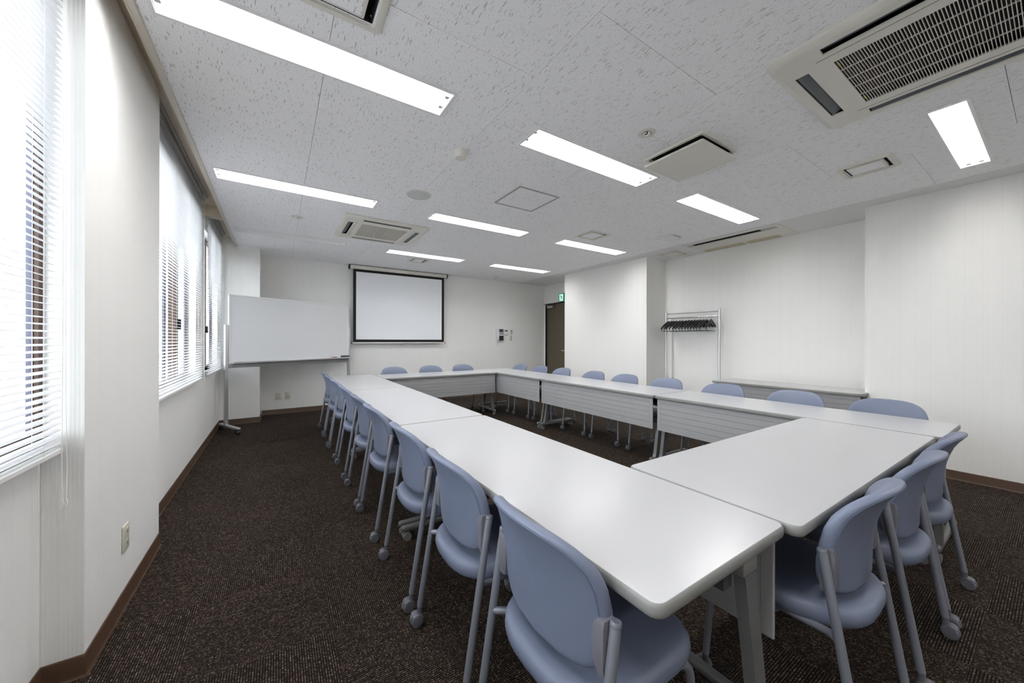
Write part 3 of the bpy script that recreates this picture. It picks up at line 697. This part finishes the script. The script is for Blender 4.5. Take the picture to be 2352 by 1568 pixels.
for xx in (-.012, Lw+.012):
    p = G().rbox(xx-.026, xx+.012, -.018, .034, .085, 1.43, .006).obj('post', 'alu', t, 35)
    ft = G().rbox(xx-.030, xx+.014, -.36, .17, .060, .090, .006).obj('foot', 'alu', t, 35)
    for yy in (-.33, .14):
        G().cyl((xx-.030, yy, .028), (xx-.006, yy, .028), .028, 16).cyl((xx-.006, yy, .028), (xx+.012, yy, .028), .026, 16).box(xx-.012, xx-.002, yy-.01, yy+.01, .03, .062).obj('caster', 'wheel', ft, 35)
def on_board(x, y): return Vector((-.555+math.cos(ANG)*x-math.sin(ANG)*y, 6.135+math.sin(ANG)*x+math.cos(ANG)*y, 0))
q = on_board(1.70, -.052)
t = thing('board_eraser', 'dark grey felt eraser lying on the whiteboard tray', 'eraser', (q.x, q.y, .9205), ANG)
G().rbox(-.075, .075, -.022, .022, .014, .038, .008, 3).obj('eraser_back', 'eras', t, 35); G().rbox(-.073, .073, -.020, .020, 0, .014, .003).obj('felt', 'black', t)
for k, (dx, m_, lab) in enumerate(((1.50, 'red', 'red-capped marker pen lying on the whiteboard tray'), (1.575, 'black', 'dark marker pen on the tray between red marker and eraser'))):
    q = on_board(dx, -.055+.004*k)
    t = thing('marker_pen', lab, 'marker', (q.x, q.y, .9205), ANG, 'markers on the whiteboard tray')
    G().cyl((-.055, 0, .009), (.03, 0, .009), .009, 12).obj('barrel', 'black' if m_ == 'red' else 'phone', t, 40)
    G().cyl((-.075, 0, .009), (-.035, 0, .009), .0098, 12).obj('pen_cap', m_, t, 40)
# ------------------------------------------------------------------ projector screen
t = thing('projector_screen', 'pull-down projector screen with black border on the far wall', 'projector screen', (2.02, FY, 0))
Y = -.085
G().rbox(-.925, .925, -.115, -.02, 2.516, 2.585, .010, 2).obj('case', 'cream', t, 35)
for s in (-1, 1): G().rbox(s*.925, s*.943, -.118, -.018, 2.512, 2.588, .006).obj('case_end', 'scrb', t)
G().box(-.93, .93, -.116, -.018, 2.585, 2.590).obj('case_top', 'scrb', t)
G().box(-.90, .90, -.018, -.001, 2.53, 2.57).obj('wall_bracket', 'rail', t)
cl_ = G().box(-.873, .873, Y-.001, Y, 1.186, 2.53).obj('screen_cloth', 'scrb', t)
G().box(-.823, .823, Y-.0018, Y-.0011, 1.237, 2.470).obj('viewing_area', 'scr', cl_)
G().rbox(-.885, .885, Y-.012, Y+.010, 1.164, 1.186, .006).obj('bottom_bar', 'white', t, 35)
for s in (-1, 1): G().rbox(s*.885, s*.902, Y-.013, Y+.011, 1.162, 1.188, .004).obj('bar_end', 'black', t)
G().tube([(-.045, Y, 1.162), (-.045, Y-.002, 1.148), (-.025, Y-.004, 1.136), (.025, Y-.004, 1.136), (.045, Y-.002, 1.148), (.045, Y, 1.162)], .003, 8).obj('pull_handle', 'chrome', t, 50)
G().box(-.860, -.815, -.1158, -.1150, 2.545, 2.553).obj('maker_mark', 'rail', t); G().box(-.735, -.700, -.1158, -.1150, 2.543, 2.556).obj('sticker', 'white', t)
# ------------------------------------------------------------------ things on the far wall
def plate_far(x, z, w_, h_, name, mat, label, cat, deep=.008):
    t = thing(name, label, cat, (x, FY-.0005, z)); G().rbox(-w_/2, w_/2, -deep, 0, -h_/2, h_/2, .003).obj('cover_plate', mat, t, 35); return t
t = plate_far(.008, .298, .073, .122, 'wall_socket', 'ivory', 'ivory wall socket under the whiteboard, the left one of the pair', 'socket')
for dz in (-.026, .026):
    G().rbox(-.018, .018, -.0095, -.007, dz-.018, dz+.018, .002).obj('outlet', 'ivory', t)
    for dx in (-.006, .006): G().box(dx-.0012, dx+.0012, -.0102, -.0094, dz-.006, dz+.006).obj('slot', 'black', t)
t = plate_far(.149, .298, .073, .122, 'antenna_socket', 'ivory', 'ivory antenna socket plate right of the power socket', 'socket')
G().cyl((0, -.016, 0), (0, -.006, 0), .007, 12).obj('jack', 'white', t, 40)
t = thing('wall_phone', 'white wall telephone with handset, screen and dark keypad on far wall', 'telephone', (4.305, FY-.0005, 1.355))
G().rbox(-.115, .065, -.045, 0, -.135, .135, .010, 2).obj('body', 'phone', t, 35)
G().rbox(-.048, .058, -.0495, -.044, .060, .128, .002).obj('display', 'lcd', t); G().rbox(-.045, .058, -.048, -.044, .000, .045, .001).obj('label_strip', 'pale', t)
kp = G().rbox(-.048, .066, -.0505, -.044, -.132, -.022, .002).obj('keypad', 'pad', t)
for a in range(4):
    for b in range(4): G().box(-.038+.024*a, -.022+.024*a, -.0525, -.0500, -.125+.024*b, -.110+.024*b).obj('key', 'black', kp)
hs = G().tube([(-.088, -.055, -.115), (-.088, -.075, -.085), (-.088, -.078, 0), (-.088, -.075, .075), (-.088, -.055, .105)], [.020, .019, .014, .019, .020], 12).obj('handset', 'phone', t, 60)
G().tube([(-.088, -.05, -.125), (-.118, -.03, -.19), (-.108, -.02, -.245), (-.085, -.018, -.235), (-.06, -.02, -.135)], .004, 6).obj('cord', 'phone', t, 60)
t = plate_far(4.458, 1.418, .118, .116, 'air_conditioner_remote', 'phone', 'square white control panel beside the wall telephone', 'control panel', .018)
G().box(-.038, .042, -.0195, -.0175, .018, .045).obj('display', 'lcd', t); G().box(-.045, .045, -.0195, -.0175, -.045, -.010).obj('flap', 'phone', t)
t = plate_far(4.610, 1.425, .072, .122, 'fan_control', 'phone', 'slim white control with dark window, upper of the right-hand pair', 'control panel', .016)
G().box(-.016, .018, -.0175, -.0155, .008, .030).obj('display', 'black', t); G().box(-.02, .02, -.0175, -.0155, -.04, -.012).obj('button', 'pale', t)
t = plate_far(4.600, 1.280, .062, .120, 'light_switch', 'ivory', 'ivory light switch plate under the slim white control', 'switch')
for dz in (-.03, 0, .03): G().rbox(-.014, .014, -.0115, -.007, dz-.012, dz+.012, .002).obj('rocker', 'ivory', t)
# socket on the pillar
t = thing('pillar_socket', 'ivory double power socket low on the pillar between the windows', 'socket', (PX+.0003, 2.360, .315))
G().rbox(0, .008, -.036, .036, -.060, .060, .003).obj('cover_plate', 'ivory', t, 35)
for dz in (-.027, .027):
    G().rbox(.007, .0095, -.014, .014, dz-.016, dz+.016, .002).obj('outlet', 'ivory', t)
    for dx in (-.006, .006): G().box(.0092, .0102, dx-.0012, dx+.0012, dz-.006, dz+.006).obj('slot', 'black', t)
# ------------------------------------------------------------------ exit door
d = struct(link('door_1', None))
G().box(DX+.035, DX+.075, DY0+.03, DY1-.012, .005, DZ-.022).obj('door_leaf', 'door', d)
G().box(DX-.006, DX+.11, DY1-.012, DY1, 0, DZ).box(DX-.006, DX+.11, DY0, DY0+.03, 0, DZ).box(DX-.006, DX+.11, DY0, DY1, DZ-.022, DZ).obj('door_frame', 'black', d)
cz_ = 2.045
c_ = G().rbox(DX-.03, DX+.034, DY1-.30, DY1-.08, cz_-.030, cz_+.030, .006).obj('door_closer', 'rail', d)
G().tube([(DX-.01, DY1-.14, cz_+.032), (DX-.10, DY1-.02, cz_+.075), (DX-.015, DY1-.34, cz_+.085)], .007, 8).obj('closer_arm', 'rail', d)
G().rbox(DX-.055, DX+.034, DY0+.10, DY0+.22, .98, 1.0, .006).obj('door_handle', 'rail', d)
# emergency exit sign: lit box, white doorway with a green running figure
t = thing('exit_sign', 'small lit green emergency exit sign above the brown door', 'exit sign', (DX, 6.415, 2.232))
G().rbox(-.040, -.001, -.095, .095, -.095, .095, .004).obj('sign_case', 'green', t)
G().box(-.0415, -.040, -.090, .090, -.090, .090).obj('sign_face', 'exitg', t)
G().box(-.0428, -.0415, -.062, .062, -.080, .075).obj('doorway', 'exitw', t)
g = G(); X0, X1 = -.0442, -.0428
g.prism([(.012+.013*math.cos(a), .048+.013*math.sin(a)) for a in [2*PI*i/12 for i in range(12)]], 'x', X0, X1)
for poly in ([(.018, .032), (-.010, .034), (-.022, -.018), (.004, -.022)], [(.018, .034), (.044, .012), (.038, .004), (.012, .020)], [(-.008, .032), (-.034, .022), (-.046, -.002), (-.036, -.006), (-.026, .012), (-.008, .018)],
             [(.004, -.022), (.032, -.036), (.034, -.066), (.022, -.066), (.020, -.042), (-.014, -.030)], [(-.022, -.018), (-.004, -.022), (-.024, -.050), (-.052, -.056), (-.052, -.044), (-.032, -.040)]):
    g.prism(poly, 'x', X0, X1)
g.obj('running_figure', 'exitg', t)
# ------------------------------------------------------------------ coat rack
RXk = 5.385; ra, rb = 2.735, 3.590
t = thing('coat_rack', 'silver coat rack full of black hangers in the wall niche', 'coat rack', (RXk, (ra+rb)/2, 0)); hw = (rb-ra)/2
for s in (-1, 1):
    G().tube([(0, s*hw, .05), (0, s*hw, 1.695), (0, s*hw, 1.702)], [.0165, .0165, .013], 16).obj('post', 'alu', t, 40)
    ft = G().rbox(-.21, .14, s*hw-.018, s*hw+.018, .03, .055, .008).obj('foot', 'alu', t, 35)
    for xx in (-.18, .11): G().cyl((xx, s*hw-.012, .016), (xx, s*hw+.012, .016), .016, 12).obj('caster', 'wheel', ft, 40)
G().tube([(0, -hw, 1.665), (0, hw, 1.665)], .0125, 14).obj('top_bar', 'alu', t, 40)
G().tube([(0, -hw, 1.590), (0, hw, 1.590)], .0105, 14).obj('hanging_rail', 'chrome', t, 40)
G().tube([(0, -hw, .30), (0, hw, .30)], .0125, 14).obj('lower_bar', 'alu', t, 40)
def make_hanger():
    h = link('coat_hanger', None)
    pts = [(0, 0, -.030), (0, 0, .008)]+[(.0165*math.sin(a), 0, .028-.0165*math.cos(a)) for a in [PI*1.45*i/12 for i in range(1, 13)]]
    pts = [(0, 0, -.055), (0, 0, -.035), (.004, 0, -.022), (.0135, 0, -.012)]+[(.0145*math.cos(a), 0, .0145*math.sin(a)) for a in [-.55+(PI+.55)*i/10 for i in range(11)]]
    G().tube(pts, .0017, 7).obj('hook', 'chrome', h, 60)
    rings = []
    for i in range(17):
        u = -1+2*i/16; x = .205*u; z = -.062-.105*abs(u)**1.25-.010*abs(u)**6; hy_ = .012+.006*abs(u)**2.2; hz = .023-.006*abs(u)
        if abs(u) > .99: hy_ *= .6; hz *= .6
        rings.append([(x, hy_*math.cos(a), z+hz*math.sin(a)) for a in [2*PI*j/10 for j in range(10)]])
    G().loft(rings).obj('shoulder', 'hang', h, 60)
    G().tube([(-.185, 0, -.170), (-.182, 0, -.212), (.182, 0, -.212), (.185, 0, -.170)], .0045, 8).obj('trouser_bar', 'hang', h, 40)
    return h
hp = make_hanger(); HY = [3.545, 3.495, 3.455, 3.405, 3.345, 3.30, 3.245, 3.195, 3.15, 3.10, 3.055, 3.015, 2.965, 2.92, 2.855]
def numw(i): return ['first','second','third','fourth','fifth','sixth','seventh','eighth','ninth','tenth','eleventh','twelfth','thirteenth','fourteenth','fifteenth'][i]
for i, y in enumerate(HY):
    o = hp if i == 0 else copy_tree(hp)
    o.location = (RXk, y, 1.5895); o.rotation_euler = (0, 0, random.uniform(-.02, .02) if i < 14 else .16)
    tag(o, 'black plastic coat hanger, %s from the left on the silver rack' % numw(i), 'hanger', 'black hangers on the coat rack')
